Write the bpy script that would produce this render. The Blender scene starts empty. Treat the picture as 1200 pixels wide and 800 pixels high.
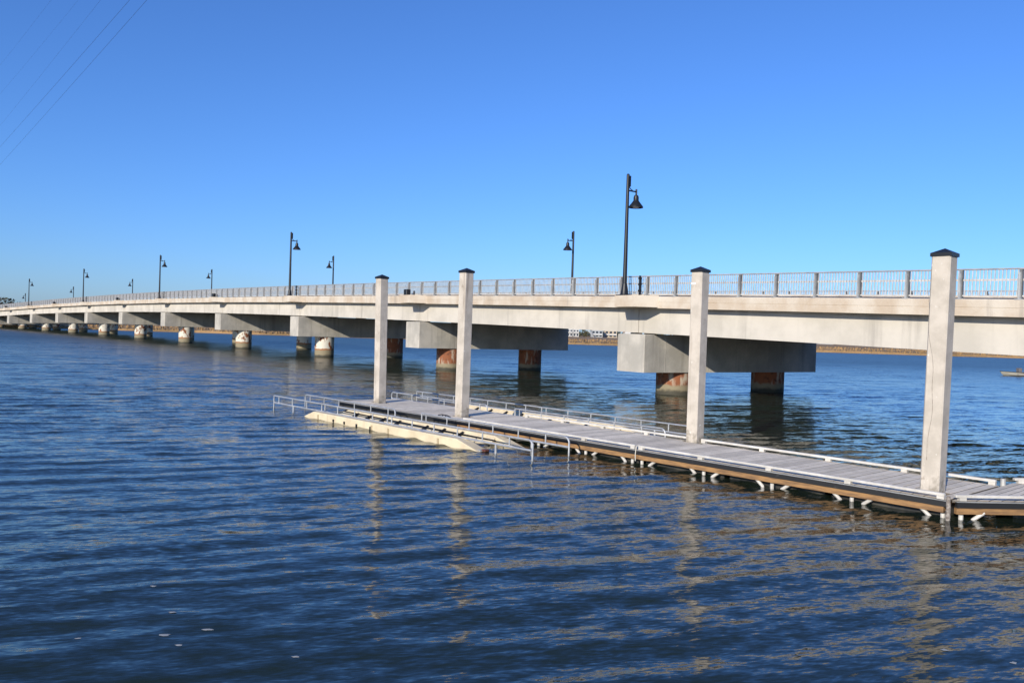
import bpy, bmesh, math, random
import numpy as np
from mathutils import Vector, Matrix

R = math.radians
scene = bpy.context.scene
COL = scene.collection

# ------------------------------------------------------------------ camera
cam = bpy.data.cameras.new('camera')
cam.sensor_width = 36.0
cam.lens = 29.04
cam.clip_start = 0.1
cam.clip_end = 20000
camo = bpy.data.objects.new('camera', cam)
COL.objects.link(camo)
PITCH = math.atan((400 - 389.3) / 968.0)
camo.matrix_world = (Matrix.Translation((0, 0, 2.7)) @ Matrix.Rotation(R(90) - PITCH, 4, 'X')
                     @ Matrix.Rotation(0.031, 4, 'Z'))
scene.camera = camo

# ------------------------------------------------------------------ sky, sun
SUN_AZ, SUN_EL = R(209.0), R(19.8)
world = bpy.data.worlds.new('World')
scene.world = world
world.use_nodes = True
wn, wl = world.node_tree.nodes, world.node_tree.links
sky = wn.new('ShaderNodeTexSky')
sky.sky_type = 'NISHITA'
sky.sun_disc = False
sky.sun_elevation = SUN_EL
sky.sun_rotation = SUN_AZ
sky.altitude = 0
sky.air_density = 1.0
sky.dust_density = 0.5
sky.ozone_density = 8.0
wbal = wn.new('ShaderNodeMix'); wbal.data_type = 'RGBA'; wbal.blend_type = 'MULTIPLY'   # camera white balance of the whole sky
wbal.inputs[0].default_value = 1.0; wbal.inputs[7].default_value = (.83, .905, 1.10, 1)
wl.new(sky.outputs[0], wbal.inputs[6])
wl.new(wbal.outputs[2], wn['Background'].inputs[0])
wn['Background'].inputs[1].default_value = 0.15

sund = bpy.data.lights.new('sun', 'SUN')
sund.energy = 5.0
sund.angle = R(0.53)
sund.color = (1.0, 0.925, 0.79)
suno = bpy.data.objects.new('sun', sund)
COL.objects.link(suno)
to_sun = Vector((math.sin(SUN_AZ) * math.cos(SUN_EL), math.cos(SUN_AZ) * math.cos(SUN_EL), math.sin(SUN_EL)))
suno.rotation_euler = to_sun.to_track_quat('Z', 'Y').to_euler()
suno.location = (0, 0, 60)

vs = scene.view_settings
vs.view_transform = 'Standard'
vs.look = 'None'
vs.exposure = 0.10
vs.gamma = 1.0
vs.use_curve_mapping = False

rng = random.Random(11)
nrg = np.random.default_rng(5)

# ------------------------------------------------------------------ materials
MATS = {}
def mat(name, base=(.5, .5, .5), rough=.7, metal=0.0, var=None, var_scale=1.0, streak=None, bump=None,
        objvar=0.0, stretch=(1, 1, 1), spec=None, contrast=(.35, .65)):
    """Procedural material: base colour mixed to var by noise (object coords), fine bump, per-object value shift."""
    m = bpy.data.materials.new(name)
    m.use_nodes = True
    N, L = m.node_tree.nodes, m.node_tree.links
    b = N['Principled BSDF']
    b.inputs['Roughness'].default_value = rough
    b.inputs['Metallic'].default_value = metal
    if spec is not None:
        b.inputs['Specular IOR Level'].default_value = spec
    geo = N.new('ShaderNodeNewGeometry')
    mp = N.new('ShaderNodeMapping')
    mp.inputs['Scale'].default_value = stretch
    L.new(geo.outputs['Position'], mp.inputs['Vector'])
    rgb = N.new('ShaderNodeRGB'); rgb.outputs[0].default_value = (*base, 1)
    out = rgb.outputs[0]
    def noise(scale, det=5, vec=None, rough_=.6):
        n = N.new('ShaderNodeTexNoise')
        n.inputs['Scale'].default_value = scale
        n.inputs['Detail'].default_value = det
        n.inputs['Roughness'].default_value = rough_
        L.new(vec or mp.outputs[0], n.inputs['Vector'])
        return n.outputs['Fac']
    def ramp(fac, a, c):
        r = N.new('ShaderNodeMapRange')
        r.inputs['From Min'].default_value = a
        r.inputs['From Max'].default_value = c
        r.interpolation_type = 'SMOOTHSTEP'
        L.new(fac, r.inputs['Value'])
        return r.outputs[0]
    def mix(fac, a, bcol):
        x = N.new('ShaderNodeMix'); x.data_type = 'RGBA'
        L.new(fac, x.inputs[0]); L.new(a, x.inputs[6])
        if isinstance(bcol, tuple): x.inputs[7].default_value = (*bcol, 1)
        else: L.new(bcol, x.inputs[7])
        return x.outputs[2]
    if var:
        out = mix(ramp(noise(var_scale), *contrast), out, var)
    if streak:
        col, sc, lo, hi = streak
        m2 = N.new('ShaderNodeMapping'); m2.inputs['Scale'].default_value = (sc, sc, sc * .07)
        L.new(geo.outputs['Position'], m2.inputs['Vector'])
        out = mix(ramp(noise(1.0, 6, m2.outputs[0]), lo, hi), out, col)
    if objvar:
        oi = N.new('ShaderNodeObjectInfo')
        mr = N.new('ShaderNodeMapRange')
        mr.inputs['To Min'].default_value = 1 - objvar; mr.inputs['To Max'].default_value = 1 + objvar
        L.new(oi.outputs['Random'], mr.inputs['Value'])
        hv = N.new('ShaderNodeHueSaturation')
        L.new(mr.outputs[0], hv.inputs['Value']); L.new(out, hv.inputs['Color'])
        out = hv.outputs[0]
    L.new(out, b.inputs['Base Color'])
    if bump:
        sc, st, dist = bump
        bp = N.new('ShaderNodeBump')
        bp.inputs['Strength'].default_value = st; bp.inputs['Distance'].default_value = dist
        L.new(noise(sc, 8), bp.inputs['Height'])
        L.new(bp.outputs[0], b.inputs['Normal'])
    m['h'] = 1
    MATS[name] = (m, N, L, b, geo, out, noise, ramp, mix)
    return m

M_slab = mat('concrete_slab', (.58, .51, .415), .85, var=(.47, .375, .275), var_scale=.75, streak=((.30, .26, .215), 1.9, .56, .78), bump=(14, .5, .02))
M_girder = mat('concrete_girder', (.58, .53, .455), .82, var=(.47, .43, .365), var_scale=.45, streak=((.32, .29, .25), 1.5, .53, .80), bump=(9, .35, .015))
M_cap = mat('concrete_cap', (.50, .46, .395), .88, var=(.36, .335, .29), var_scale=.7, streak=((.27, .25, .215), 1.8, .50, .76), bump=(7, .5, .02))
M_pile = mat('concrete_pile', (.53, .47, .395), .85, var=(.43, .38, .315), var_scale=3.0, streak=((.25, .20, .155), 6.0, .56, .78), bump=(40, .5, .006))
M_galv = mat('galvanized_steel', (.50, .49, .46), .5, .35, var=(.36, .36, .35), var_scale=3, bump=(60, .2, .002))
M_post_shade = mat('shaded_post_steel', (.21, .21, .20), .6, .2, var=(.14, .14, .14), var_scale=4)  # darker copy for the flange, painting in the post's shaded side
M_picket = mat('pale_galvanized_steel', (.58, .565, .535), .5, .15, var=(.45, .44, .42), var_scale=5)
M_alu = mat('aluminium', (.56, .56, .55), .38, .5, var=(.42, .42, .42), var_scale=6)
M_black = mat('black_paint', (.012, .013, .015), .42, spec=.4)
M_rubber = mat('black_rubber', (.011, .011, .012), .65, var=(.05, .048, .045), var_scale=7, contrast=(.60, .8))
M_float = mat('black_float', (.02, .02, .02), .55, var=(.06, .055, .045), var_scale=2.5)
M_board = mat('deck_board', (.71, .625, .505), .75, var=(.58, .51, .41), var_scale=5, objvar=.2, bump=(45, .4, .004))
M_timber = mat('timber', (.33, .18, .070), .8, var=(.17, .095, .045), var_scale=3.0, stretch=(1, 1, 7), bump=(30, .4, .004))
M_white = mat('white_plastic', (.60, .565, .51), .5, var=(.47, .44, .39), var_scale=4)
M_cream = mat('cream_plastic', (.68, .575, .39), .55, var=(.56, .465, .31), var_scale=2, streak=((.40, .32, .20), 4, .58, .8))
M_strap = mat('aged_cream_plastic', (.40, .32, .20), .6)
M_red = mat('red_plastic', (.11, .035, .02), .45)
M_sticker = mat('white_sticker', (.85, .85, .85), .4)
M_rope = mat('rope', (.62, .58, .5), .9)
M_crust = mat('barnacle_crust', (.16, .13, .11), .95, var=(.36, .32, .28), var_scale=22, bump=(60, 1, .02))
M_asph = mat('asphalt', (.05, .05, .05), .9, var=(.07, .07, .07), var_scale=3)
M_wire = mat('wire', (.03, .03, .035), .6)
M_house = mat('white_siding', (.52, .51, .49), .7)
M_house2 = mat('grey_siding', (.34, .36, .38), .7)
M_house3 = mat('tan_siding', (.48, .39, .28), .7)
M_roof = mat('shingle_roof', (.13, .12, .12), .85)
M_roof2 = mat('red_roof', (.33, .13, .09), .85)
M_glass = mat('window_glass', (.03, .04, .055), .1)
M_trunk = mat('bark', (.10, .075, .05), .9)
M_foam = mat('foam', (.33, .34, .33), .9)
M_hull = mat('boat_white', (.36, .34, .29), .4)
M_wood2 = mat('marsh_leaf', (.05, .062, .03), .9, var=(.10, .085, .045), var_scale=.25)

def scuff():
    _, N, L, b, geo, out, noise, ramp, mix = MATS['concrete_pile']
    sep = N.new('ShaderNodeSeparateXYZ'); L.new(geo.outputs['Position'], sep.inputs[0])
    w = N.new('ShaderNodeMath'); w.operation = 'MULTIPLY_ADD'
    L.new(noise(7, 5), w.inputs[0]); w.inputs[1].default_value = 1.5; L.new(sep.outputs['Z'], w.inputs[2])
    o = mix(ramp(w.outputs[0], 1.35, .95), out, (.27, .235, .185))
    o = mix(ramp(noise(2.6, 4), .66, .74), o, (.25, .19, .14))
    o = mix(ramp(noise(14, 2), .70, .74), o, (.68, .66, .60))
    L.new(o, b.inputs['Base Color'])
scuff()
def column_material(name, rusty):
    m = mat(name, (.62, .58, .49) if not rusty else (.40, .33, .25), .8, bump=(16, .6, .02))
    _, N, L, b, geo, out, noise, ramp, mix = MATS[name]
    sep = N.new('ShaderNodeSeparateXYZ'); L.new(geo.outputs['Position'], sep.inputs[0])
    z = sep.outputs['Z']
    m2 = N.new('ShaderNodeMapping'); m2.inputs['Scale'].default_value = (2.6, 2.6, .7 if rusty else 1.5)
    L.new(geo.outputs['Position'], m2.inputs['Vector'])
    rn = noise(1.25 if rusty else 1.0, 5, m2.outputs[0])
    lo, hi = (.36, .50) if rusty else (.53, .59)
    rust_dark = mix(noise(6, 4), out, (.20, .055, .018))
    o = mix(ramp(rn, lo, hi), out, (.23, .075, .028))
    o = mix(ramp(noise(5, 5), .5, .7), o, mix(ramp(rn, lo, hi), out, (.10, .034, .016)))
    # growth band in the tidal zone, ragged upper edge, rust line above it
    wob = N.new('ShaderNodeMath'); wob.operation = 'MULTIPLY_ADD'
    L.new(noise(2.4, 4), wob.inputs[0]); wob.inputs[1].default_value = .35; L.new(z, wob.inputs[2])
    if not rusty:
        o = mix(ramp(wob.outputs[0], .98, .90), o, (.30, .13, .05))
    o = mix(ramp(wob.outputs[0], .84 if not rusty else .68, .76 if not rusty else .55), o, (.24, .20, .125))
    o = mix(ramp(wob.outputs[0], .46, .26), o, (.055, .05, .034))
    L.new(o, b.inputs['Base Color'])
    return m
M_col_rust = column_material('rusty_pile_shell', True)
M_col_white = column_material('pale_pile_shell', False)

def grass_material():
    m = mat('marsh_grass', (.33, .20, .09), .95, var=(.22, .14, .065), var_scale=.06, bump=(.5, 1, .5))
    return m
M_marsh = grass_material()

def water_material():
    m = bpy.data.materials.new('bay_water'); m.use_nodes = True
    N, L = m.node_tree.nodes, m.node_tree.links
    b = N['Principled BSDF']
    b.inputs['Base Color'].default_value = (.014, .022, .014, 1)
    b.inputs['Roughness'].default_value = .04
    b.inputs['IOR'].default_value = 1.333
    geo = N.new('ShaderNodeNewGeometry')
    acc = geo.outputs['Normal']
    # the open channel beyond the dock is windier than the lee by the shore
    sep = N.new('ShaderNodeSeparateXYZ'); L.new(geo.outputs['Position'], sep.inputs[0])
    wind = N.new('ShaderNodeMapRange'); wind.inputs['From Min'].default_value = 14; wind.inputs['From Max'].default_value = 75
    wind.inputs['To Min'].default_value = 1.0; gust = N.new('ShaderNodeTexNoise'); gust.inputs['Scale'].default_value = .11; gust.inputs['Detail'].default_value = 3
    L.new(geo.outputs['Position'], gust.inputs['Vector'])
    gm = N.new('ShaderNodeMapRange'); gm.inputs['From Min'].default_value = .35; gm.inputs['From Max'].default_value = .65; gm.inputs['To Min'].default_value = .55; gm.inputs['To Max'].default_value = 1.35
    L.new(gust.outputs['Fac'], gm.inputs['Value'])
    wg = N.new('ShaderNodeMath'); wg.operation = 'MULTIPLY'; L.new(gm.outputs[0], wg.inputs[1]); L.new(wind.outputs[0], wg.inputs[0])
    wind.inputs['To Max'].default_value = 1.5
    L.new(sep.outputs['Y'], wind.inputs['Value'])
    # wind ripples as slope noise added to the wave normal, each layer stretched along the crests
    for sc, amp, rot, sx in ((.30, .02, 10, .5), (1.6, .035, 24, .30), (3.8, .055, 14, .26), (8.5, .09, 26, .24), (20, .095, 10, .24), (44, .075, 20, .26), (6.0, .02, -66, .35)):
        mp = N.new('ShaderNodeMapping'); mp.inputs['Rotation'].default_value = (0, 0, R(-rot))
        L.new(geo.outputs['Position'], mp.inputs['Vector'])
        st = N.new('ShaderNodeVectorMath'); st.operation = 'MULTIPLY'; st.inputs[1].default_value = (sx, 1, 1)
        L.new(mp.outputs[0], st.inputs[0])
        n = N.new('ShaderNodeTexNoise'); n.inputs['Scale'].default_value = sc
        n.inputs['Detail'].default_value = 2.5; n.inputs['Roughness'].default_value = .5
        n.inputs['Distortion'].default_value = .25
        L.new(st.outputs[0], n.inputs['Vector'])
        sub = N.new('ShaderNodeVectorMath'); sub.operation = 'SUBTRACT'
        L.new(n.outputs['Color'], sub.inputs[0]); sub.inputs[1].default_value = (.5, .5, .5)
        mul0 = N.new('ShaderNodeVectorMath'); mul0.operation = 'MULTIPLY'
        L.new(sub.outputs[0], mul0.inputs[0]); mul0.inputs[1].default_value = (amp * 4 * sx * .8, amp * 4, 0)
        rt = N.new('ShaderNodeVectorRotate'); rt.rotation_type = 'Z_AXIS'; rt.inputs['Angle'].default_value = R(rot)
        L.new(mul0.outputs[0], rt.inputs['Vector'])
        mul = N.new('ShaderNodeVectorMath'); mul.operation = 'SCALE'
        L.new(rt.outputs[0], mul.inputs[0]); L.new(wg.outputs[0], mul.inputs['Scale'])
        add = N.new('ShaderNodeVectorMath'); add.operation = 'ADD'
        L.new(acc, add.inputs[0]); L.new(mul.outputs[0], add.inputs[1])
        acc = add.outputs[0]
    nz = N.new('ShaderNodeVectorMath'); nz.operation = 'NORMALIZE'
    L.new(acc, nz.inputs[0])
    prev = nz.outputs[0]
    rg = N.new('ShaderNodeMapRange'); rg.inputs['From Min'].default_value = 18; rg.inputs['From Max'].default_value = 110
    rg.inputs['To Min'].default_value = .05; rg.inputs['To Max'].default_value = .33     # ripples too fine to resolve out there
    L.new(sep.outputs['Y'], rg.inputs['Value']); L.new(rg.outputs[0], b.inputs['Roughness'])
    L.new(prev, b.inputs['Normal'])
    return m
M_water = water_material()

# ------------------------------------------------------------------ mesh helpers
class MB:
    def __init__(s): s.v = []; s.f = []
    def add(s, vs, fs):
        o = len(s.v); s.v += [tuple(p) for p in vs]; s.f += [tuple(i + o for i in q) for q in fs]; return s
    def box(s, x0, x1, y0, y1, z0, z1):
        v = [(x, y, z) for z in (z0, z1) for y in (y0, y1) for x in (x0, x1)]
        return s.add(v, [(0, 2, 3, 1), (4, 5, 7, 6), (0, 1, 5, 4), (2, 6, 7, 3), (0, 4, 6, 2), (1, 3, 7, 5)])
    def bevbox(s, x0, x1, y0, y1, z0, z1, c):
        """box whose vertical corners and upper edge are chamfered by c"""
        def ring(k, z):
            a0, a1, b0, b1 = x0 + k, x1 - k, y0 + k, y1 - k
            return [(a0 + c, b0, z), (a1 - c, b0, z), (a1, b0 + c, z), (a1, b1 - c, z), (a1 - c, b1, z), (a0 + c, b1, z), (a0, b1 - c, z), (a0, b0 + c, z)]
        v = ring(0, z0) + ring(0, z1 - c) + ring(c, z1)
        f = [tuple(range(7, -1, -1)), tuple(range(16, 24))]
        for l in (0, 8):
            for i in range(8):
                j = (i + 1) % 8; f.append((l + i, l + j, l + 8 + j, l + 8 + i))
        return s.add(v, f)
    def prism(s, poly, z0, z1):
        n = len(poly)
        v = [(x, y, z0) for x, y in poly] + [(x, y, z1) for x, y in poly]
        f = [tuple(range(n - 1, -1, -1)), tuple(range(n, 2 * n))]
        f += [(i, (i + 1) % n, n + (i + 1) % n, n + i) for i in range(n)]
        return s.add(v, f)
    def tube(s, pts, r, seg=8, cap=True):
        pts = [Vector(p) for p in pts]
        rs = r if isinstance(r, (list, tuple)) else [r] * len(pts)
        rings = []; up = None
        for i, p in enumerate(pts):
            d = (pts[min(i + 1, len(pts) - 1)] - pts[max(i - 1, 0)]).normalized()
            if up is None:
                up = Vector((0, 0, 1)) if abs(d.z) < .9 else Vector((1, 0, 0))
            a = d.cross(up).normalized(); b = a.cross(d).normalized(); up = b
            rings.append([p + (a * math.cos(2 * math.pi * k / seg) + b * math.sin(2 * math.pi * k / seg)) * rs[i] for k in range(seg)])
        v = [q for ring in rings for q in ring]; f = []
        for i in range(len(pts) - 1):
            for k in range(seg):
                k2 = (k + 1) % seg
                f.append((i * seg + k, i * seg + k2, (i + 1) * seg + k2, (i + 1) * seg + k))
        if cap:
            f.append(tuple(range(seg - 1, -1, -1))); f.append(tuple((len(pts) - 1) * seg + k for k in range(seg)))
        return s.add(v, f)
    def lathe(s, prof, seg=24, cx=0, cy=0):
        n = len(prof)
        v = [(cx + r * math.cos(2 * math.pi * k / seg), cy + r * math.sin(2 * math.pi * k / seg), z) for r, z in prof for k in range(seg)]
        f = []
        for i in range(n - 1):
            for k in range(seg):
                k2 = (k + 1) % seg
                f.append((i * seg + k, i * seg + k2, (i + 1) * seg + k2, (i + 1) * seg + k))
        f.append(tuple(range(seg - 1, -1, -1))); f.append(tuple((n - 1) * seg + k for k in range(seg)))
        return s.add(v, f)
    def mesh(s, name, m, smooth=False):
        me = bpy.data.meshes.new(name)
        me.from_pydata(s.v, [], s.f)
        bm = bmesh.new(); bm.from_mesh(me); bmesh.ops.recalc_face_normals(bm, faces=bm.faces); bm.to_mesh(me); bm.free()
        me.materials.append(m)
        if smooth:
            for p in me.polygons: p.use_smooth = True
            try: me.set_sharp_from_angle(angle=R(38))
            except Exception: pass
        return me
    def build(s, name, m, parent=None, smooth=False):
        return inst(name, s.mesh(name, m, smooth), parent)

def inst(name, me, parent=None, loc=(0, 0, 0), rot=(0, 0, 0)):
    o = bpy.data.objects.new(name, me)
    COL.objects.link(o)
    o.parent = parent
    o.location = loc; o.rotation_euler = rot
    return o
def empty(name, loc=(0, 0, 0), rz=0.0):
    o = inst(name, None, None, loc, (0, 0, rz)); o.empty_display_size = .3
    return o
def tag(o, label, cat, group=None):
    o['label'] = label; o['category'] = cat
    if group: o['group'] = group
    return o
def kind(o, k): o['kind'] = k; return o

# ------------------------------------------------------------------ water
WAVES = []
def add_waves(n, l0, l1, th0, spread, lpk, slope0, base):
    for i in range(n):
        lam = math.exp(nrg.uniform(math.log(l0), math.log(l1)))
        th = nrg.normal(R(th0), R(spread))
        slope = slope0 * math.exp(-((math.log(lam) - math.log(lpk)) / .7) ** 2) + base
        k = 2 * math.pi / lam
        WAVES.append((lam, k * math.cos(th), k * math.sin(th), slope / k, nrg.uniform(0, 6.283)))
add_waves(40, .34, 4.2, 114, 9, .72, .0135, .003)      # main train, crests rising to the right
add_waves(22, .30, 2.0, 98, 20, .55, .0065, .002)     # confused chop
add_waves(10, .28, .8, 18, 10, .45, .0075, .001)       # ripples thrown back by the dock
def wave_height(x, y, sp=None):
    x = np.asarray(x, float); y = np.asarray(y, float); h = np.zeros_like(x)
    for lam, kx, ky, a, ph in WAVES:
        s = kx * x + ky * y + ph
        w = a * (np.sin(s) - .24 * np.cos(2 * s))
        if sp is not None: w = w * np.clip((lam / sp - 3.0) / 3.0, 0, 1)
        h += w
    return h * (1 + .9 * np.clip((y - 12) / 30, 0, 1))
def graded(a, b, d0, g):
    out = [a]
    while out[-1] < b: out.append(out[-1] + d0 + g * abs(out[-1]))
    return out
ys = sorted(set([-400, -100, -30, -12, -6, -2, 0, 1, 2, 3] + graded(4, 300, .03, .0031) + [400, 700, 1500, 6000]))
xh = graded(0, 260, .085, .0078) + [500, 1200, 6000]
xs = [-v for v in reversed(xh[1:])] + xh
xs = np.array(xs); ys = np.array(ys)
XX, YY = np.meshgrid(xs, ys)
DX = np.gradient(xs)[None, :] * np.ones_like(YY); DY = np.gradient(ys)[:, None] * np.ones_like(XX)
ZZ = wave_height(XX, YY, np.maximum(DX * .6, DY))
nx, ny = len(xs), len(ys)
co = np.stack([XX, YY, ZZ], -1).reshape(-1, 3).astype(np.float32)
idx = np.arange(nx * ny).reshape(ny, nx)
quads = np.stack([idx[:-1, :-1], idx[:-1, 1:], idx[1:, 1:], idx[1:, :-1]], -1).reshape(-1, 4)
me = bpy.data.meshes.new('water')
me.vertices.add(len(co)); me.vertices.foreach_set('co', co.ravel())
me.loops.add(quads.size); me.loops.foreach_set('vertex_index', quads.ravel().astype(np.int32))
me.polygons.add(len(quads)); me.polygons.foreach_set('loop_start', (np.arange(len(quads)) * 4).astype(np.int32))
me.polygons.foreach_set('use_smooth', np.ones(len(quads), bool))
me.update(calc_edges=True)
me.materials.append(M_water)
kind(inst('water', me), 'structure')

# ------------------------------------------------------------------ bridge
X0, Y0, PSI, KAP, SPAN = 7.789, 39.501, -0.6084, -0.01554, 20.929
NS, NG = 2.9, 2.4                 # outer slab edge, outer girder face (dock side)
NC = -3.485                       # centre line
def ctr(k, n=0.0, z=0.0):
    a = PSI + KAP * k; r = SPAN / KAP
    return Vector((X0 - r * (math.cos(a) - math.cos(PSI)) - math.cos(a) * n,
                   Y0 + r * (math.sin(a) - math.sin(PSI)) + math.sin(a) * n, z))
def head(k): return PSI + KAP * k
def frame(k):   # rotation about z so that local +x points inwards (far side), +y along the bridge away
    return -head(k)
def zg(k):      # underside of the girders: a gentle crest
    d = k - 4.7
    if d < -5.4: return 3.94 - .0487 * 5.4 ** 2 + .0487 * 2 * 5.4 * (d + 5.4)
    return 3.94 - .0487 * d * d
SLAB_TOP, SLAB_T = 1.65, .52
def ztop(k): return zg(k) + SLAB_TOP
K0, K1 = -2, 14

bridge = empty('bridge', ctr(0))
bridge.rotation_euler = (0, 0, 0)
tag(bridge, 'long curving concrete road bridge with wide pier caps and metal railing', 'bridge')
B0 = ctr(0)
def rel(p): return Vector(p) - B0

def sweep(profile, ka, kb, steps, name, m, parent=bridge):
    """profile: list of (n, dz) relative to slab top, closed; swept along the curve between ka and kb"""
    mb = MB(); n = len(profile)
    for i in range(steps + 1):
        k = ka + (kb - ka) * i / steps
        mb.v += [tuple(rel(ctr(k, q[0], ztop(k) + q[1]))) for q in profile]
    for i in range(steps):
        for j in range(n):
            j2 = (j + 1) % n
            mb.f.append((i * n + j, i * n + j2, (i + 1) * n + j2, (i + 1) * n + j))
    mb.f.append(tuple(range(n))); mb.f.append(tuple(steps * n + j for j in range(n - 1, -1, -1)))
    return mb.build(name, m, parent)

FE = 2 * NC - NS   # far slab edge
slab_prof = [(NS - .02, 0), (NS, -.03), (NS, -.25), (NS - .012, -.258), (NS - .012, -.275), (NS, -.283), (NS, -SLAB_T), (NS - .1, -SLAB_T - .0),
             (FE + .1, -SLAB_T), (FE, -SLAB_T), (FE, -.03), (FE + .02, 0)]
slabs = []
for k in range(K0, K1):
    g = .0009
    sl = sweep(slab_prof, k + g, k + 1 - g, 6, 'deck_slab', M_slab)
    slabs.append(sl)
    # box girders side by side under the slab
    offs = [NG, NG - 2.79, NG - 5.58, NG - 8.37, NG - 11.16]
    for off in offs:
        mb = MB(); n = 4; steps = 4
        w = .61
        for i in range(steps + 1):
            kk = k + .0010 + (1 - .0020) * i / steps
            for (nn, dz) in ((off, -SLAB_T + .0), (off, -SLAB_TOP), (off - w, -SLAB_TOP), (off - w, -SLAB_T + .0)):
                mb.v.append(tuple(rel(ctr(kk, nn, ztop(kk) + dz - (.003 if dz > -1 else 0)))))
        for i in range(steps):
            for j in range(4):
                j2 = (j + 1) % 4
                mb.f.append((i * 4 + j, i * 4 + j2, i * 4 + 4 + j2, i * 4 + 4 + j))
        mb.f.append((0, 1, 2, 3)); mb.f.append(tuple(steps * 4 + j for j in (3, 2, 1, 0)))
        mb.build('girder', M_girder, bridge)
road = sweep([(NS - 2.1, .004), (FE + .5, .004), (FE + .5, .012), (NS - 2.1, .012)], K0 + .001, K1 - .001, 60, 'roadway', M_asph)
for e0, e1 in ((NS - 2.35, NS - 2.1), (FE + .25, FE + .5)):
    sweep([(e1, .003), (e0, .003), (e0, .19), (e1, .19)], K0 + .001, K1 - .001, 60, 'kerb', M_slab)

# piers
cap_me = {}
colmb = MB(); colmb.lathe([(.84, -3.0), (.84, .0), (.845, .5), (.84, 1.0), (.84, 1.6), (.84, 3.2)], 32)
def cap_mesh(h=1.73):
    mb = MB(); w = .9; a, b2, c = -2.88, 9.85, .045
    # chamfered beam: local x inwards, z from 0 to h
    poly = [(a + c, -w), (b2 - c, -w), (b2, -w + c), (b2, w - c), (b2 - c, w), (a + c, w), (a, w - c), (a, -w + c)]
    mb.prism(poly, 0, h - .03)
    mb2 = [(x * 1.0 + (.03 if x < 0 else -.03 if x > 9 else 0), y * (1 - .03 / w)) for x, y in poly]
    n = 8; o = len(mb.v)
    mb.v += [(x, y, h) for x, y in mb2]
    mb.f[1] = tuple(o + i for i in range(8))
    for i in range(8): mb.f.append((8 + i, 8 + (i + 1) % 8, o + (i + 1) % 8, o + i))
    # vertical formwork seams, 4 mm proud ribs
    for sx in (-1.55, 1.3, 4.1, 6.9): mb.box(sx, sx + .05, -w - .006, w + .006, .002, h - .05)
    return mb.mesh('pier_cap', M_cap)
CAPME = cap_mesh()
col_r = colmb.mesh('column', M_col_rust, True)
colmb.v = [(x, y, z) for x, y, z in colmb.v]
col_w = colmb.mesh('column', M_col_white, True)
pad = MB(); pad.box(-.22, .22, -.16, .16, 0, .07); PADME = pad.mesh('bearing_pad', M_rubber)
for k in range(-1, K1):
    zc = zg(k) - .065 - 1.73
    p = rel(ctr(k, 0, zc))
    cp = inst('pier_cap', CAPME, bridge, p, (0, 0, frame(k)))
    for j, off in enumerate((0, 6.97)):
        rusty = (k <= 1) or (k == 2 and j == 1)
        inst('column', col_r if rusty else col_w, cp, (off, 0, -zc + (zc - 3.195 if zc < 3 else 0)), (0, 0, k * 1.3 + j))
    for off in offs:
        for dy in (-.45, .45): inst('bearing_pad', PADME, cp, (-off + .3, dy, 1.728))
    # lamp bays: short trapezoid balconies of the slab at both edges
    for side in (0, 1):
        mb = MB()
        for z in (-SLAB_T + .004, -.004):
            zz = ztop(k) + z
            for (dk, dn) in ((-1.75, 0), (.70, 0), (.14, .90), (-1.19, .90)):
                nn = NS + dn if side == 0 else FE - dn
                mb.v.append(tuple(rel(ctr(k + dk / SPAN, nn - (.003 if dn == 0 and side == 0 else -.003 if dn == 0 else 0), zz))))
        mb.f += [(0, 1, 2, 3), (7, 6, 5, 4), (0, 4, 5, 1), (1, 5, 6, 2), (2, 6, 7, 3), (3, 7, 4, 0)]
        mb.build('lamp_bay', M_slab, bridge)

# railings: a tube handrail per side with a post every bay and a picket panel between the posts
BAY = SPAN / 12
post = MB()
post.box(-.035, .09, -.036, .036, 0, .90)            # back flange
post.box(-.12, -.036, -.028, .028, 0, .80)         # tapered front fin
post.box(-.16, .09, -.10, .10, -.012, .016)
POST = post.mesh('railing_post', M_galv)
POST.materials.append(M_post_shade)
for p_ in POST.polygons:
    if all(POST.vertices[i].co.x > -.0355 and POST.vertices[i].co.z > -.001 for i in p_.vertices) and len(p_.vertices) == 4: p_.material_index = 1
pan = MB()
L2 = BAY - .10
for i in range(15):
    y = -L2 / 2 + L2 * (i + .5) / 15
    pan.box(-.012, .012, y - .0135, y + .0135, .11, .89)
pan.box(-.02, .02, -L2 / 2, L2 / 2, .085, .125)
pan.box(.05, .085, -BAY / 2, BAY / 2, .56, .62)
PAN = pan.mesh('railing_panel', M_picket)
for side in (0, 1):
    nn = NS - .16 if side == 0 else FE + .16
    rail = MB()
    pts = [rel(ctr(K0 + .02 + (K1 - K0 - .04) * i / 200, nn, ztop(K0 + .02 + (K1 - K0 - .04) * i / 200) + .915)) for i in range(201)]
    rail.tube(pts, .03, 6)
    ro = rail.build('railing', M_galv, bridge, True)
    for i in range(12 * K0 + 12, 12 * (K1 - 1)):
        k = i / 12 + 1 / 24
        grade = math.atan((ztop(k + .02) - ztop(k - .02)) / (.04 * SPAN))
        rz = frame(k) + (0 if side == 0 else math.pi)
        inst('railing_post', POST, ro, rel(ctr(k, nn, ztop(k) + .001)), (0, 0, rz))
        k2 = k + 1 / 24
        inst('railing_panel', PAN, ro, rel(ctr(k2, nn, ztop(k2))), ((grade if side == 0 else -grade), 0, rz))

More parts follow.
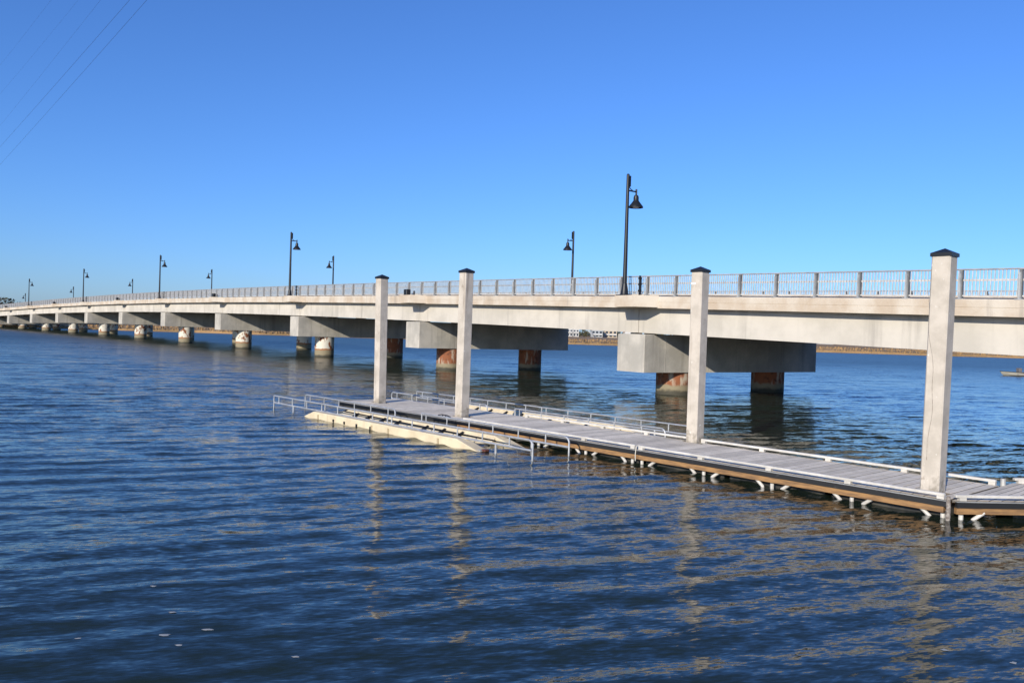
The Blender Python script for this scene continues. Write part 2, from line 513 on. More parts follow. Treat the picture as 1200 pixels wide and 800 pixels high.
# street lamps
def lamp_parts():
    P = {}
    mb = MB(); mb.lathe([(.105, .30), (.10, 1.0), (.085, 3.0), (.072, 5.55), (.072, 5.66), (.05, 5.70)], 14)
    P['pole'] = mb.mesh('pole', M_black, True)
    mb = MB(); mb.bevbox(-.30, .30, -.30, .30, 0, .05, .02)
    mb.lathe([(.21, .05), (.19, .10), (.16, .30), (.12, .52), (.115, .56)], 14)
    P['base'] = mb.mesh('base', M_black, True)
    mb = MB(); mb.tube([(.05, 0, 4.93), (.30, 0, 4.93), (.56, 0, 4.93)], .035, 8)
    mb.tube([(.06, 0, 5.18), (.16, 0, 5.03), (.30, 0, 4.97)], .02, 6)
    mb.tube([(.55, 0, 5.05), (.55, 0, 4.74)], .045, 10)
    P['arm'] = mb.mesh('arm', M_black, True)
    mb = MB(); mb.box(.075, .15, -.05, .05, 5.12, 5.62); P['control_box'] = mb.mesh('control_box', M_black)
    mb = MB()
    mb.lathe([(.05, 4.78), (.10, 4.75), (.125, 4.66), (.125, 4.52), (.16, 4.47), (.24, 4.36), (.335, 4.24), (.35, 4.18), (.33, 4.18), (.23, 4.28), (.1, 4.45)], 22, .55, 0)
    P['shade'] = mb.mesh('lamp_shade', M_black, True)
    mb = MB(); mb.lathe([(.02, 4.15), (.16, 4.19), (.2, 4.26), (.1, 4.34)], 14, .55, 0); P['lens'] = mb.mesh('lens', M_sticker, True)
    return P
LP = lamp_parts()
ORD = ['first', 'second', 'third', 'fourth', 'fifth', 'sixth', 'seventh', 'eighth']
def lamp(k, side, label, group):
    n = NS + .45 if side == 0 else FE - .45
    o = empty('street_lamp', ctr(k, n, ztop(k)), frame(k) + (0 if side == 0 else math.pi))
    o.scale = (.97, .97, .97)
    for nm, key in (('pole', 'pole'), ('base', 'base'), ('arm', 'arm'), ('control_box', 'control_box')):
        inst(nm, LP[key], o)
    sh = inst('lamp_shade', LP['shade'], o); inst('lens', LP['lens'], sh)
    tag(o, label, 'street lamp', group)
for i, k in enumerate((0, 2, 4, 6, 8, 10)):
    lamp(k, 0, '%s black bell lamp along the dock-side edge of the bridge, counted from the dock' % ORD[i], 'bell lamps on the dock-side edge')
for i, k in enumerate((.975, 3, 5, 7, 9, 11)):
    lamp(k, 1, '%s black bell lamp along the marsh-side edge of the bridge, counted from the dock' % ORD[i], 'bell lamps on the marsh-side edge')
# black service boxes on the bays without a lamp, black conduit post next to each lamp
bxm = MB(); bxm.bevbox(-.16, .16, -.2, .2, .02, .40, .03); bxm.box(-.2, .2, -.24, .24, 0, .03); BOXME = bxm.mesh('cabinet', M_black)
btm = MB(); btm.lathe([(.06, 0), (.06, .25), (.045, .28), (.045, .30)], 10); STUB = btm.mesh('conduit_stub', M_black, True)
for i, k in enumerate((1, 3, 5, 7, 9)):
    o = empty('service_box', ctr(k, NS + .45, ztop(k)), frame(k))
    inst('cabinet', BOXME, o); inst('conduit_stub', STUB, o, (.12, -.52 - .2, 0))
    tag(o, '%s low black service box outside the railing, counted along the bridge from the dock' % ORD[i], 'service box', 'service boxes on the bridge edge')
pst = MB(); pst.box(-.035, .035, -.035, .035, 0, .92)
for z in (.2, .48, .76): pst.box(-.06, .06, -.06, .06, z, z + .08)
JP = pst.mesh('joint_post', M_black)
for k in (0, 2, 4, 6, 8, 10):
    inst('joint_post', JP, bridge, rel(ctr(k - .028, NS + .06, ztop(k) + .001)), (0, 0, frame(k)))

# ------------------------------------------------------------------ floating dock
DR = math.atan2(.664, .748)
DOCK0 = Vector((6.894, 12.874, 0))
dock = empty('floating_dock', DOCK0, DR)
tag(dock, 'long grey-decked floating dock with white rails and orange timber edge', 'dock')
DW, DL, DZ = 2.2, 18.75, .30
# local dock coordinates: x across (0 = near edge), y along (0 = bend, 18.75 = far end)
def dworld(x, y, z=0):
    c, s = math.cos(DR), math.sin(DR)
    return Vector((DOCK0.x + c * x - s * y, DOCK0.y + s * x + c * y, z))
def dlocal(X, Y):
    c, s = math.cos(DR), math.sin(DR); u, v = X - DOCK0.x, Y - DOCK0.y
    return (c * u + s * v, -s * u + c * v)
PILES = [((-4.214, 26.689), (-.043, .0), 4.34, 'first'), ((-1.35, 23.211), (.018, .0), 4.37, 'second'),
         ((4.297, 19.095), (.006, .0), 4.26, 'third'), ((6.932, 13.455), (.074, .02), 4.19, 'fourth')]
plocs = [dlocal(*p[0]) for p in PILES]
PW = .30
M_edge_shade = mat('board_edge_shade', (.13, .11, .09), .9)  # dark tone painted on board sides as shade in the gaps
def edge_shade(me):
    me.materials.append(M_edge_shade)
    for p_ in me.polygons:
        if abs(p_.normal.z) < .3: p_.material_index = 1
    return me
def board_mesh(x0, x1, w):
    mb = MB(); c = .004; h = w / 2
    mb.v += [(x, y, z) for x in (x0, x1) for (y, z) in ((-h, -.034), (h, -.034), (h, -c), (h - c, 0), (-h + c, 0), (-h, -c))]
    mb.f += [(0, 1, 2, 3, 4, 5), (11, 10, 9, 8, 7, 6)] + [(i, 6 + i, 6 + (i + 1) % 6, (i + 1) % 6) for i in range(6)]
    return edge_shade(mb.mesh('deck_board', M_board))
BW = .19
nb = int(round(DL / BW)); BW = DL / nb
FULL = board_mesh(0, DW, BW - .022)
for i in range(nb):
    y = (i + .5) * BW
    cuts = [px for (px, py) in plocs if abs(py - y) < PW / 2 + .03 + BW / 2]
    dz = DZ + rng.uniform(-.0015, .0015)
    if not cuts:
        inst('deck_board', FULL, dock, (0, y, dz), (0, 0, rng.uniform(-.0008, .0008)))
    else:
        px = cuts[0]
        a, b2 = px - PW / 2 - .03, px + PW / 2 + .03
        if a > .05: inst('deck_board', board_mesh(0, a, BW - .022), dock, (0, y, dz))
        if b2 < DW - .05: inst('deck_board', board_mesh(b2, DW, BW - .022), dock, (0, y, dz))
# frame under the boards, timbers, black rub strips, floats
SEG = [0.0, 6.25, 12.5, 18.75]
mb = MB()
for a, b2 in zip(SEG, SEG[1:]):
    for x in (.12, .75, 1.4, 2.02): mb.box(x, x + .06, a + .03, b2 - .03, .10, .262)
mb.build('deck_joist', M_timber, dock)
for side in (0, 1):
    s = -1 if side == 0 else 1
    xe = 0 if side == 0 else DW
    def bx(x0, x1, y0, y1, z0, z1, name, m, mb=None):
        q = mb or MB()
        u, v = xe + s * x0, xe + s * x1
        q.box(min(u, v), max(u, v), y0, y1, z0, z1)
        return q.build(name, m, dock) if mb is None else q
    tb = [0.05, 6.2, 9.1, 12.45] if side == 0 else [0.05, 6.2, 12.45]
    for a, b2 in zip(tb, tb[1:]):
        bx(-.02, .045, a + .008, b2 - .008, .095, .19, 'edge_timber', M_timber)
    bx(-.02, .04, 12.47, 18.74, .085, .185, 'edge_timber', M_float)
    for a, b2 in zip(SEG, SEG[1:]):
        bx(.0, .062, a + .01, b2 - .01, .192, .278, 'rub_strip', M_rubber)
        # white lip over the rub strip
        bx(.0, .055, a + .012, b2 - .012, .279, .289, 'edge_lip', M_galv)
    # bull rail on small blocks
    for a, b2 in ((.05, 6.2), (6.3, 12.2)):
        q = MB(); u, v = sorted((xe + s * -.03, xe + s * .055))
        q.bevbox(u, v, a, b2, .352, .395, .012)
        br = q.build('bull_rail', M_white, dock)
        n_b = 5
        for j in range(n_b):
            yb = a + .06 + (b2 - a - .12) * j / (n_b - 1)
            q = MB(); q.box(u + .008, v + s * .008 if False else v, yb - .055, yb + .055, .30, .358); q.build('rail_block', M_white, br)
    # white pipe stanchions with splayed braces below the edge
    if side == 0:
        for y in (.08, 1.55, 3.06, 4.56, 6.12, 6.38, 7.75, 9.3, 10.8):
            q = MB(); q.tube([(-.0, y, -.35), (-.0, y, .074)], .035, 8); q.build('stanchion', M_white, dock, True)
            for d in (-1, 1):
                if (y < .1 and d < 0) or (abs(y - 6.12) < .01 and d > 0) or (abs(y - 6.38) < .01 and d < 0): continue
                q = MB(); q.tube([(.02, y + d * .36, .12), (.0, y + d * .20, .0), (.0, y + d * .12, -.25)], .032, 8); q.build('brace', M_white, dock, True)
for a, b2 in zip(SEG, SEG[1:]):
    for j in range(3):
        w = (b2 - a) / 3
        q = MB(); q.bevbox(.16, DW - .16, a + j * w + .06, a + (j + 1) * w - .06, -.28, .098, .05); q.build('float', M_float, dock)
# crusted corner post at the bend, rope at the section joint
q = MB(); q.tube([(-.10, -.03, -.8), (-.10, -.03, .0), (-.095, -.035, .2), (-.10, -.03, .37)], [.034, .038, .036, .03], 10); q.build('corner_post', M_crust, dock, True)
q = MB(); q.tube([(DW + .1, -.03, -.6), (DW + .1, -.03, .42)], .045, 10); q.build('corner_post', M_galv, dock, True)
q = MB(); q.tube([(.02, 6.25, .385), (-.05, 6.25, .36), (-.075, 6.25, .2), (-.07, 6.25, .06)], .009, 6); q.build('rope', M_rope, dock, True)
# a dark mooring cleat by the second piling
q = MB(); q.tube([(.06, 12.9, .335), (.06, 13.05, .365), (.06, 13.3, .365), (.06, 13.45, .335)], .016, 6)
q.tube([(.06, 13.1, .30), (.06, 13.1, .36)], .014, 6); q.tube([(.06, 13.25, .30), (.06, 13.25, .36)], .014, 6)
q.build('cleat', M_black, dock, True)

# angled end piece
e_dir = Vector((1, .07, 0)).normalized()
end = empty('angled_dock', (6.908, 12.838, 0), math.atan2(e_dir.y, e_dir.x))
tag(end, 'short angled end piece of the dock beyond the crusted corner post', 'dock')
EW, EL = 1.66, 6.0
loc_n = Matrix.Rotation(-math.atan2(e_dir.y, e_dir.x), 3, 'Z') @ Vector((.748, .664, 0))
skew = loc_n.x / loc_n.y
BW2 = .205; nb2 = int(EL / BW2)
for i in range(nb2):
    s0 = .02 + i * BW2; s1 = s0 + BW2 - .022
    mb = MB(); mb.prism([(s0, 0), (s1, 0), (s1 + skew * EW, EW), (s0 + skew * EW, EW)], -.034, 0)
    inst('deck_board', edge_shade(mb.mesh('deck_board', M_board)), end, (0, 0, DZ + rng.uniform(-.0012, .0012)))
for yy, s, off in ((0, -1, 0), (EW, 1, skew * EW)):
    def eb(y0, y1, z0, z1, name, m, a=.07, b2=EL):
        q = MB(); u, v = sorted((yy + s * y0, yy + s * y1)); q.box(a + off, b2 + off, u, v, z0, z1); return q.build(name, m, end)
    eb(-.02, .045, .095, .19, 'edge_timber', M_timber, .07, 3.2); eb(-.02, .045, .095, .19, 'edge_timber', M_timber, 3.215, EL)
    eb(0, .062, .192, .278, 'rub_strip', M_rubber); eb(0, .055, .279, .289, 'edge_lip', M_galv)
    u, v = sorted((yy - s * .03, yy + s * .055))
    q = MB(); q.bevbox(.05 + off, EL + off - .05, u, v, .352, .395, .012); br = q.build('bull_rail', M_white, end)
    for j in range(5):
        q = MB(); xb = .17 + off + (EL - .35) * j / 4; q.box(xb - .055, xb + .055, u + .006, v - .006, .30, .358); q.build('rail_block', M_white, br)
for x in (.17, 1.7, 3.2, 4.7):
    q = MB(); q.tube([(x, 0, -.35), (x, 0, .074)], .035, 8); q.build('stanchion', M_white, end, True)
    q = MB(); q.tube([(x + .36, -.02, .12), (x + .20, 0, 0), (x + .12, 0, -.25)], .032, 8); q.build('brace', M_white, end, True)
for j in range(3):
    q = MB(); a = .6 + j * 1.9; q.bevbox(a, a + 1.7, .2, EW - .2, -.28, .098, .05)
    o = q.build('float', M_float, end); o.location.x = .6
q = MB()
for yy in (.2, .8, 1.4): q.box(.3 + skew * yy, EL + skew * yy - .1, yy, yy + .06, .10, .262)
q.build('deck_joist', M_timber, end)

# ------------------------------------------------------------------ kayak launches
def rounded_rail(mb, x, ya, yb, zt, zlow, r, r_end=.14, curl_a=True, curl_b=False, drop=-.5):
    """tube that rises at ya, runs to yb and comes down in a round bend where asked"""
    pts = []
    d = 1 if yb > ya else -1
    if curl_a:
        pts.append((x, ya, zlow))
        for j in range(6):
            t = R(90) * j / 5
            pts.append((x, ya + d * r_end * (1 - math.cos(t)), zt - r_end * (1 - math.sin(t))))
    else: pts.append((x, ya, zt))
    if curl_b:
        for j in range(6):
            t = R(90) * (1 - j / 5)
            pts.append((x, yb - d * r_end * (1 - math.cos(t)), zt - r_end * (1 - math.sin(t))))
        pts.append((x, yb, zlow))
    else: pts.append((x, yb, zt))
    mb.tube(pts, r, 8)

def launch(side, label):
    o = empty('kayak_launch', dworld(0 if side == 0 else DW, 7.7), DR if side == 0 else DR)
    s = -1 if side == 0 else 1
    ya, yb = 0.0, 12.25                      # right end, left end
    xa, xb = s * 1.70, s * .60               # outer rail, inner rail
    ZT, ZL = .42, .20
    for x, nm in ((xa, 'outer_rail'), (xb, 'inner_rail')):
        q = MB()
        rounded_rail(q, x, ya, 5.6, ZT, -.45, .021, .13, True, False)
        q.tube([(x, 5.6, ZT), (x, 5.6, ZL)], .022, 8)
        rounded_rail(q, x, yb, 6.9, ZT, -.45, .021, .10, True, True) if x == xb else q.tube([(x, 5.6, ZT), (x, yb, ZT), (x, yb, -.45)], .021, 8)
        ro = q.build(nm, M_alu, o, True)
        q = MB(); q.tube([(x, ya + .02, ZL), (x, yb, ZL)], .025, 8); q.build('lower_bar', M_alu, ro, True)
        y = .75
        while y < yb - .2:
            if abs(y - 6.2) > .35 or x == xa:
                q = MB(); q.tube([(x, y, ZL - .02), (x, y, ZT)], .018, 8); q.build('post', M_alu, ro, True)
            y += .93
        for y in (1.2, 3.6, 10.9):            # legs into the water
            q = MB(); q.tube([(x, y, ZL), (x, y, -.5)], .03, 8); q.build('leg', M_alu, ro, True)
    # cream moulded cradle: two side floats with a V trough, ramped ends
    def wall(x0, x1, nm):
        q = MB()
        prof = [(1.15, -.10), (2.35, .20), (9.2, .20), (9.75, .02), (9.75, -.25), (1.15, -.25)]
        u, v = sorted((x0, x1))
        n = len(prof)
        q.v += [(u, y, z) for y, z in prof] + [(v, y, z) for y, z in prof]
        q.f += [tuple(range(n)), tuple(range(2 * n - 1, n - 1, -1))] + [(i, n + i, n + (i + 1) % n, (i + 1) % n) for i in range(n)]
        w = q.build(nm, M_cream, o)
        bv = w.modifiers.new('soft', 'BEVEL'); bv.width = .02; bv.segments = 2; bv.limit_method = 'ANGLE'
        return w
    fw_ = wall(s * 1.93, s * 1.62, 'outer_float')
    wall(s * .78, s * .50, 'inner_float')
    for y in (3.05, 5.2, 6.0, 8.9):           # moulded slots in the outer face
        q = MB(); u, v = sorted((s * 1.932, s * 1.945)); q.box(u, v, y - .035, y + .035, -.1, .13); q.build('strap', M_strap, fw_)
    for y in (6.05, 6.75, 7.4, 8.0):
        q = MB(); u, v = sorted((s * 1.932, s * 1.955)); q.box(u, v, y - .03, y + .03, .01, .085); q.build('bolt', M_rubber, fw_)
    q = MB()
    prof = [(.79, .15), (.98, -.02), (1.20, -.06), (1.42, -.02), (1.59, .15), (1.59, -.2), (.79, -.2)]
    n = len(prof)
    for y in (2.3, 9.4): q.v += [(s * x, y, z) for x, z in prof]
    q.f += [tuple(range(n)), tuple(range(2 * n - 1, n - 1, -1))] + [(i, n + i, n + (i + 1) % n, (i + 1) % n) for i in range(n)]
    q.build('trough', M_cream, o)
    for y in (3.5, 4.25, 5.0, 6.3, 7.05, 7.8, 8.5):
        q = MB()
        q.tube([(s * .82, y, .16), (s * 1.02, y, .055), (s * 1.19, y, .02)], [.03, .045, .03], 8)
        q.tube([(s * 1.56, y, .16), (s * 1.37, y, .055), (s * 1.21, y, .02)], [.03, .045, .03], 8)
        q.build('roller', M_rubber, o, True)
    q = MB(); q.tube([(s * .86, 2.2, .10), (s * .86, 9.3, .16)], .018, 6); q.build('pull_rope', M_rubber, o)
    # grey transfer plank sloping off the right end, red tipped
    q = MB(); q.add([(s * 1.60, 1.55, .02), (s * 1.86, 1.55, .02), (s * 1.86, 4.0, .215), (s * 1.60, 4.0, .215),
                     (s * 1.60, 1.55, -.02), (s * 1.86, 1.55, -.02), (s * 1.86, 4.0, .175), (s * 1.60, 4.0, .175)],
                    [(0, 1, 2, 3), (7, 6, 5, 4), (0, 4, 5, 1), (1, 5, 6, 2), (2, 6, 7, 3), (3, 7, 4, 0)])
    pk = q.build('plank', M_galv, o)
    q = MB(); q.bevbox(min(s * 1.66, s * 1.80), max(s * 1.66, s * 1.80), 1.46, 1.6, .0, .045, .012); q.build('plank_tip', M_red, pk)
    q = MB(); q.bevbox(min(s * 1.3, s * 1.42), max(s * 1.3, s * 1.42), 3.0, 3.2, .0, .06, .02); q.build('stop_block', M_red, o)
    tag(o, label, 'kayak launch', 'kayak launches on the dock')
launch(0, 'cream kayak launch with rails, open water in front of it')
launch(1, 'mostly hidden kayak launch between the dock deck and the bridge')

# ------------------------------------------------------------------ pilings
PL = ['concrete piling at the far tip of the dock, beside the launch end',
      'concrete piling rising beside the middle of the cream kayak launch',
      'concrete piling on the bridge side of the dock deck',
      'concrete piling with a wavy crack, by the angled dock end']
for i, ((px, py), (lx, ly), h, nm) in enumerate(PILES):
    o = empty('dock_piling', (px, py, -2.0), DR)
    q = MB(); c = .022; w = PW / 2
    poly = [(-w + c, -w), (w - c, -w), (w, -w + c), (w, w - c), (w - c, w), (-w + c, w), (-w, w - c), (-w, -w + c)]
    rings = 14; zs = [2.0 + h * 0 - 2.0 + (h + 2.0) * j / rings for j in range(rings + 1)]
    inv = Matrix.Rotation(-DR, 3, 'Z')
    for z in zs:
        u = max(0, (z - 2.3) / 4.0)
        d = inv @ Vector((lx * u, ly * u, 0))
        q.v += [(x + d.x, y + d.y, z) for x, y in poly]
    for r_ in range(rings):
        for j in range(8): q.f.append((r_ * 8 + j, r_ * 8 + (j + 1) % 8, r_ * 8 + 8 + (j + 1) % 8, r_ * 8 + 8 + j))
    q.f += [tuple(range(7, -1, -1)), tuple(rings * 8 + j for j in range(8))]
    q.build('shaft', M_pile, o)
    d = inv @ Vector((lx, ly, 0)); zt = h + 2.0
    cw = w + .016
    q = MB(); q.v += [(d.x + x * cw, d.y + y * cw, z) for z in (zt - .045, zt + .012) for x, y in ((-1, -1), (1, -1), (1, 1), (-1, 1))] + [(d.x, d.y, zt + .095)]
    q.f += [(3, 2, 1, 0), (0, 1, 5, 4), (1, 2, 6, 5), (2, 3, 7, 6), (3, 0, 4, 7), (4, 5, 8), (5, 6, 8), (6, 7, 8), (7, 4, 8)]
    q.build('cap', M_black, o)
    if i in (2, 3):
        zz = zt - .32 if i == 2 else zt - .20
        q = MB(); q.box(d.x - w - .004, d.x - w + .01, d.y + w - .13, d.y + w - .035 + .02, zz, zz + .032); q.build('tag_plate', M_sticker, o)
    if i == 3:
        # hairline crack running down the broad face
        pts = []
        for j in range(40):
            t = j / 39; z = zt - .25 - t * 3.1
            yy = w * .93 if t < .12 else w * (.93 - .62 * min(1, (t - .12) / .42)) + .012 * math.sin(t * 23) + .03 * math.sin(t * 7)
            u = max(0, (z - 2.3) / 4.0); dd = inv @ Vector((lx * u, ly * u, 0))
            pts.append((dd.x - w - .0005, dd.y + yy, z))
        q = MB(); q.tube(pts, .0032, 5); q.build('crack', M_crust, o)
    tag(o, PL[i], 'piling', 'square concrete dock pilings')

# ------------------------------------------------------------------ far shore
def noise1(x, seed=0):
    return (math.sin(x * .031 + seed) + .6 * math.sin(x * .083 + 2.1 * seed) + .4 * math.sin(x * .21 + 5 * seed)) / 2
mv, mf = [], []
xs_m = [x for x in range(-900, 901, 6)]
rows = [0, .6, 3, 10, 40, 120, 250, 372, 900, 6000]
for r_, d in enumerate(rows):
    for x in xs_m:
        sh = 219 + 5 * noise1(x, 1.3) + (max(0, (-130 - x)) * -.35)
        z = (-.5, .55, .85, .95)[r_] if r_ < 4 else 1.0
        z += .12 * noise1(x * 7, r_) if 0 < r_ < 8 else 0
        mv.append((x * (1 if r_ < 8 else 6), sh + d, z))
nxm = len(xs_m)
for r_ in range(len(rows) - 1):
    for j in range(nxm - 1):
        mf.append((r_ * nxm + j, r_ * nxm + j + 1, (r_ + 1) * nxm + j + 1, (r_ + 1) * nxm + j))
mm = MB(); mm.v, mm.f = mv, mf
kind(mm.build('marsh', M_marsh, None, False), 'structure')
# grass blades along the shore edge
gv, gf = [], []
for i in range(9000):
    x = rng.uniform(-260, 260); d = rng.random() ** 2 * 45
    y = 219 + 5 * noise1(x, 1.3) + max(0, (-130 - x)) * -.35 + d + .5
    h = rng.uniform(.35, .8); w = rng.uniform(.15, .4); a = rng.uniform(0, 3.14)
    o = len(gv); c, s = math.cos(a) * w, math.sin(a) * w; lean = rng.uniform(-.2, .2)
    z0 = .45 if d < 3 else .8
    gv += [(x - c, y - s, z0), (x + c, y + s, z0), (x + lean, y, z0 + h)]
    gf.append((o, o + 1, o + 2))
mm = MB(); mm.v, mm.f = gv, gf
go = kind(mm.build('marsh_grass', M_marsh), 'stuff'); go['label'] = 'tan marsh grass along the far shore'

# far treeline: leaf clumps over a long strip, read as one mass
tv, tf = [], []
def leaf(x, y, z, s):
    o = len(tv)
    for _ in range(3):
        tv.append((x + rng.gauss(0, s), y + rng.gauss(0, s), z + rng.gauss(0, s * .8)))
    tf.append((o, o + 1, o + 2))
tx = -620
while tx < 620:
    near_h = 4 + 2.2 * noise1(tx, 4.4)
    if -385 < tx < -345: near_h = 15 - abs(tx + 362) * .12
    elif tx < -300: near_h = 8 + 2 * noise1(tx, 2)
    y = 640 + rng.uniform(-14, 30)
    if tx < -300: y = 560 + rng.uniform(-10, 20)
    h = max(3, near_h + rng.uniform(-1.5, 1.5)); r_ = rng.uniform(2.2, 4)
    for _ in range(150 if -390 < tx < -340 else 60):
        a, u = rng.uniform(0, 6.283), rng.random()
        zz = 1 + h * (.15 + .85 * u); rr = r_ * math.sqrt(max(.05, 1 - (u - .45) ** 2 * 2.4)) * math.sqrt(rng.random())
        leaf(tx + rr * math.cos(a), y + rr * math.sin(a), zz, .75)
    tx += rng.uniform(1.6, 3.6)
mm = MB(); mm.v, mm.f = tv, tf
to = kind(mm.build('far_woods', M_wood2), 'stuff'); to['label'] = 'dark low woods along the horizon behind the marsh'

# houses behind the marsh
def house(x, y, w, d, h, wall_m, roof_m, label, gable=True, floors=3, bays=2, grp='houses behind the marsh'):
    o = empty('far_house', (x, y, .9))
    q = MB(); q.box(-w / 2, w / 2, 0, d, 0, h)
    q.add([(-w / 2, 0, h), (w / 2, 0, h), (0, 0, h + w * .42), (-w / 2, d, h), (w / 2, d, h), (0, d, h + w * .42)], [(0, 1, 2), (5, 4, 3)])
    q.build('wall', wall_m, o)
    q = MB(); e = .3; rh = w * .42
    for sx in (-1, 1):
        a = (sx * (w / 2 + e), -e, h - e * .84); b_ = (0, -e, h + rh + .02)
        q.add([a, b_, (0, d + e, h + rh + .02), (a[0], d + e, a[2]), (a[0], a[1], a[2] + .2), (b_[0], b_[1], b_[2] + .2), (0, d + e, h + rh + .22), (a[0], d + e, a[2] + .2)],
              [(0, 1, 2, 3), (7, 6, 5, 4), (0, 4, 5, 1), (1, 5, 6, 2), (2, 6, 7, 3), (3, 7, 4, 0)])
    q.build('roof', roof_m, o)
    for fl in range(floors):
        for b_ in range(bays):
            cx = -w / 2 + w * (b_ + .5) / bays; z0 = .7 + fl * (h - .6) / floors; ww = w / bays * .32
            q = MB(); q.box(cx - ww, cx + ww, -.06, .03, z0, z0 + 1.5); wi = q.build('window', M_glass, o)
            q = MB(); q.box(cx - ww - .1, cx + ww + .1, -.09, .02, z0 - .12, z0 - .01); q.build('sill', M_house, wi)
    q = MB(); q.box(-w / 2 + .1, w / 2 - .1, -1.1, -.05, h * .33, h * .33 + .12); q.box(-w / 2 + .1, w / 2 - .1, -1.1, -1.04, h * .33 + .12, h * .33 + .9)
    for sx in (-1, 1): q.box(sx * (w / 2 - .2) - .07, sx * (w / 2 - .2) + .07, -1.08, -.94, 0, h * .33)
    q.build('balcony', M_house, o)
    tag(o, label, 'house', grp)
for i, lb in enumerate(('end townhouse of the white gabled row, away from the outside stair', 'middle townhouse of the white gabled row behind the marsh', 'white gabled townhouse standing next to the outside stair')):
    house(37 + i * 4.5, 596, 4.1, 9, 8.6, M_house, M_roof, lb, grp='white townhouses behind the marsh')
house(62, 604, 8, 9, 5.2, M_house2, M_roof, 'grey house among dark trees behind the marsh', floors=2, bays=3)
house(73, 612, 9, 9, 5.6, M_house3, M_roof2, 'tan house with a red roof behind the marsh', floors=2, bays=3)
house(86, 602, 8, 9, 4.6, M_house, M_roof2, 'low white house with a red roof behind the marsh', floors=1, bays=3)
house(230, 606, 11, 9, 4.4, M_house2, M_roof, 'wide grey house far along the marsh shore', floors=1, bays=4)
# outside stair beside the townhouses
q = MB()
st = empty('outside_stair', (53, 594, .9))
for j in range(14):
    q = MB(); q.box(j * .42, j * .42 + .4, 0, 1.3, 6.2 - j * .44, 6.3 - j * .44); q.build('step', M_house, st)
for yy in (0, 1.3):
    q = MB(); q.tube([(0, yy, 7.2), (5.9, yy, 1.2)], .09, 5); q.tube([(0, yy, 6.15), (5.9, yy, .1)], .12, 5); q.build('stringer', M_house, st)
tag(st, 'white outside stair descending beside the white townhouses', 'stair')

# ------------------------------------------------------------------ skiff beyond the bridge
bo = empty('skiff', (47.7, 80.3, 0), R(6))
hv, hf = [], []
secs = []
for j in range(11):
    t = j / 10; x = t * 5.2
    hw = .95 * min(1, (t / .42)) ** .55 if t > 0 else .04
    sheer = .50 - .12 * min(1, t / .5)
    keel = -.16 + .30 * max(0, 1 - t / .22) ** 2
    secs.append([(x - .25 * (1 - min(1, t / .3)), -hw, sheer), (x, -hw * .82, (sheer + keel) * .3), (x, 0, keel), (x, hw * .82, (sheer + keel) * .3), (x - .25 * (1 - min(1, t / .3)), hw, sheer),
                 (x + .05, hw * .88, sheer - .02), (x + .06, hw * .7, .16), (x + .06, -hw * .7, .16), (x + .05, -hw * .88, sheer - .02)])
n = 9
q = MB()
for s_ in secs: q.v += s_
for j in range(10):
    for i in range(n): q.f.append((j * n + i, j * n + (i + 1) % n, j * n + n + (i + 1) % n, j * n + n + i))
q.f += [tuple(range(n)), tuple(10 * n + i for i in range(n - 1, -1, -1))]
q.build('hull', M_hull, bo, True)
q = MB()
for sy in (-1, 1): q.tube([(s_[0][0] if sy < 0 else s_[4][0], (s_[0][1] if sy < 0 else s_[4][1]) * 1.02, s_[0][2] + .01) for s_ in secs], .035, 6)
q.build('rub_rail', M_rubber, bo, True)
for x in (1.5, 2.7, 3.9):
    q = MB(); q.bevbox(x, x + .32, -.72, .72, .16, .46, .03); q.build('thwart', M_roof, bo)
q = MB(); q.bevbox(5.15, 5.5, -.16, .16, .55, 1.05, .06); q.bevbox(5.22, 5.42, -.07, .07, -.4, .55, .03); q.build('outboard_motor', M_black, bo)
q = MB(); q.bevbox(2.05, 2.45, -.3, .3, .16, .95, .05); q.build('console', M_roof, bo)
bo.scale = (.8, .8, .8)
tag(bo, 'small white open skiff floating on the blue water beyond the bridge', 'boat')

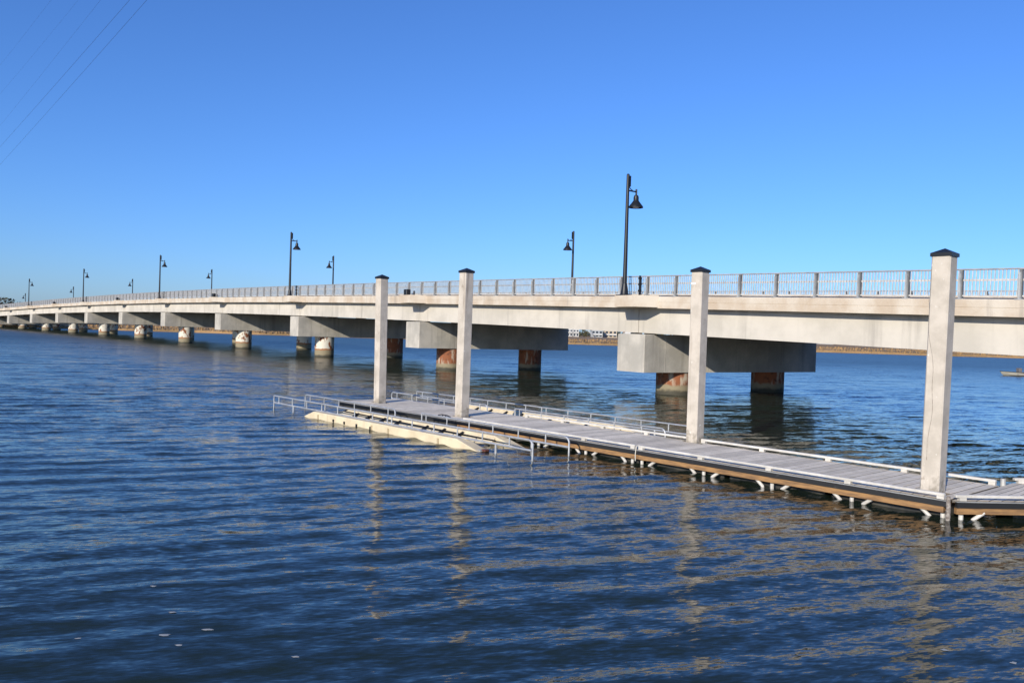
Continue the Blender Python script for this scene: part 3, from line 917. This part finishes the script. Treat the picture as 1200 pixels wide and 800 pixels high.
# ------------------------------------------------------------------ overhead wires
def wire(a, b, r, label):
    a, b = Vector(a), Vector(b); d = (b - a)
    A, Bp = a - d * 3.2, b + d * 1.6
    pts = []
    for j in range(61):
        t = j / 60; p = A.lerp(Bp, t); tt = -3.2 + 5.8 * t
        p.z += .10 * (tt * (tt - 1))
        pts.append(p)
    q = MB(); q.tube(pts, r, 5)
    o = q.build('overhead_wire', M_wire, None, True)
    tag(o, label, 'wire', 'overhead wires')
wire((-31.47, 50.33, 13), (-12.63, 26.69, 13), .0042, 'upper of the two darker overhead wires crossing the blue sky')
wire((-35.15, 56.26, 13), (-12.06, 26.65, 13), .0042, 'lower of the two darker overhead wires crossing the blue sky')
wire((-27.0, 43.5, 13.0), (-13.60, 26.76, 13), .002, 'thin faint overhead wire just above the two darker wires')
wire((-24.06, 38.4, 13), (-14.35, 26.82, 13), .0015, 'hair-thin faint wire, second highest of all the overhead wires')
wire((-21.25, 33.9, 13), (-15.27, 26.89, 13), .0015, 'hair-thin faint wire, highest of all the overhead wires')

# ------------------------------------------------------------------ foam flecks
fv = MB()
spots = [(-3.55, 8.3), (-3.1, 7.62), (-2.55, 7.27), (-3.0, 7.0), (-2.7, 6.85), (-1.7, 6.75), (-3.6, 6.95),
         (4.35, 7.05), (4.45, 7.0), (4.3, 6.6), (3.9, 7.3), (1.5, 8.9), (2.2, 8.0)]
for (x, y) in spots:
    for m_ in range(1):
        cx, cy = x + rng.gauss(0, .03), y + rng.gauss(0, .04); r0 = rng.uniform(.012, .032)
        z = float(wave_height(cx, cy)); n = 9; o = len(fv.v)
        ring = [(cx + r0 * rng.uniform(.5, 1.5) * math.cos(6.283 * i / n) * 1.6, cy + r0 * rng.uniform(.5, 1.4) * math.sin(6.283 * i / n)) for i in range(n)]
        fv.v += [(a, b_, float(wave_height(a, b_)) + .002) for a, b_ in ring] + [(cx, cy, z + .004)]
        fv.f += [(o + i, o + (i + 1) % n, o + n) for i in range(n)]
fo = kind(fv.build('foam', M_foam), 'stuff'); fo['label'] = 'small white foam flecks floating on the near water'
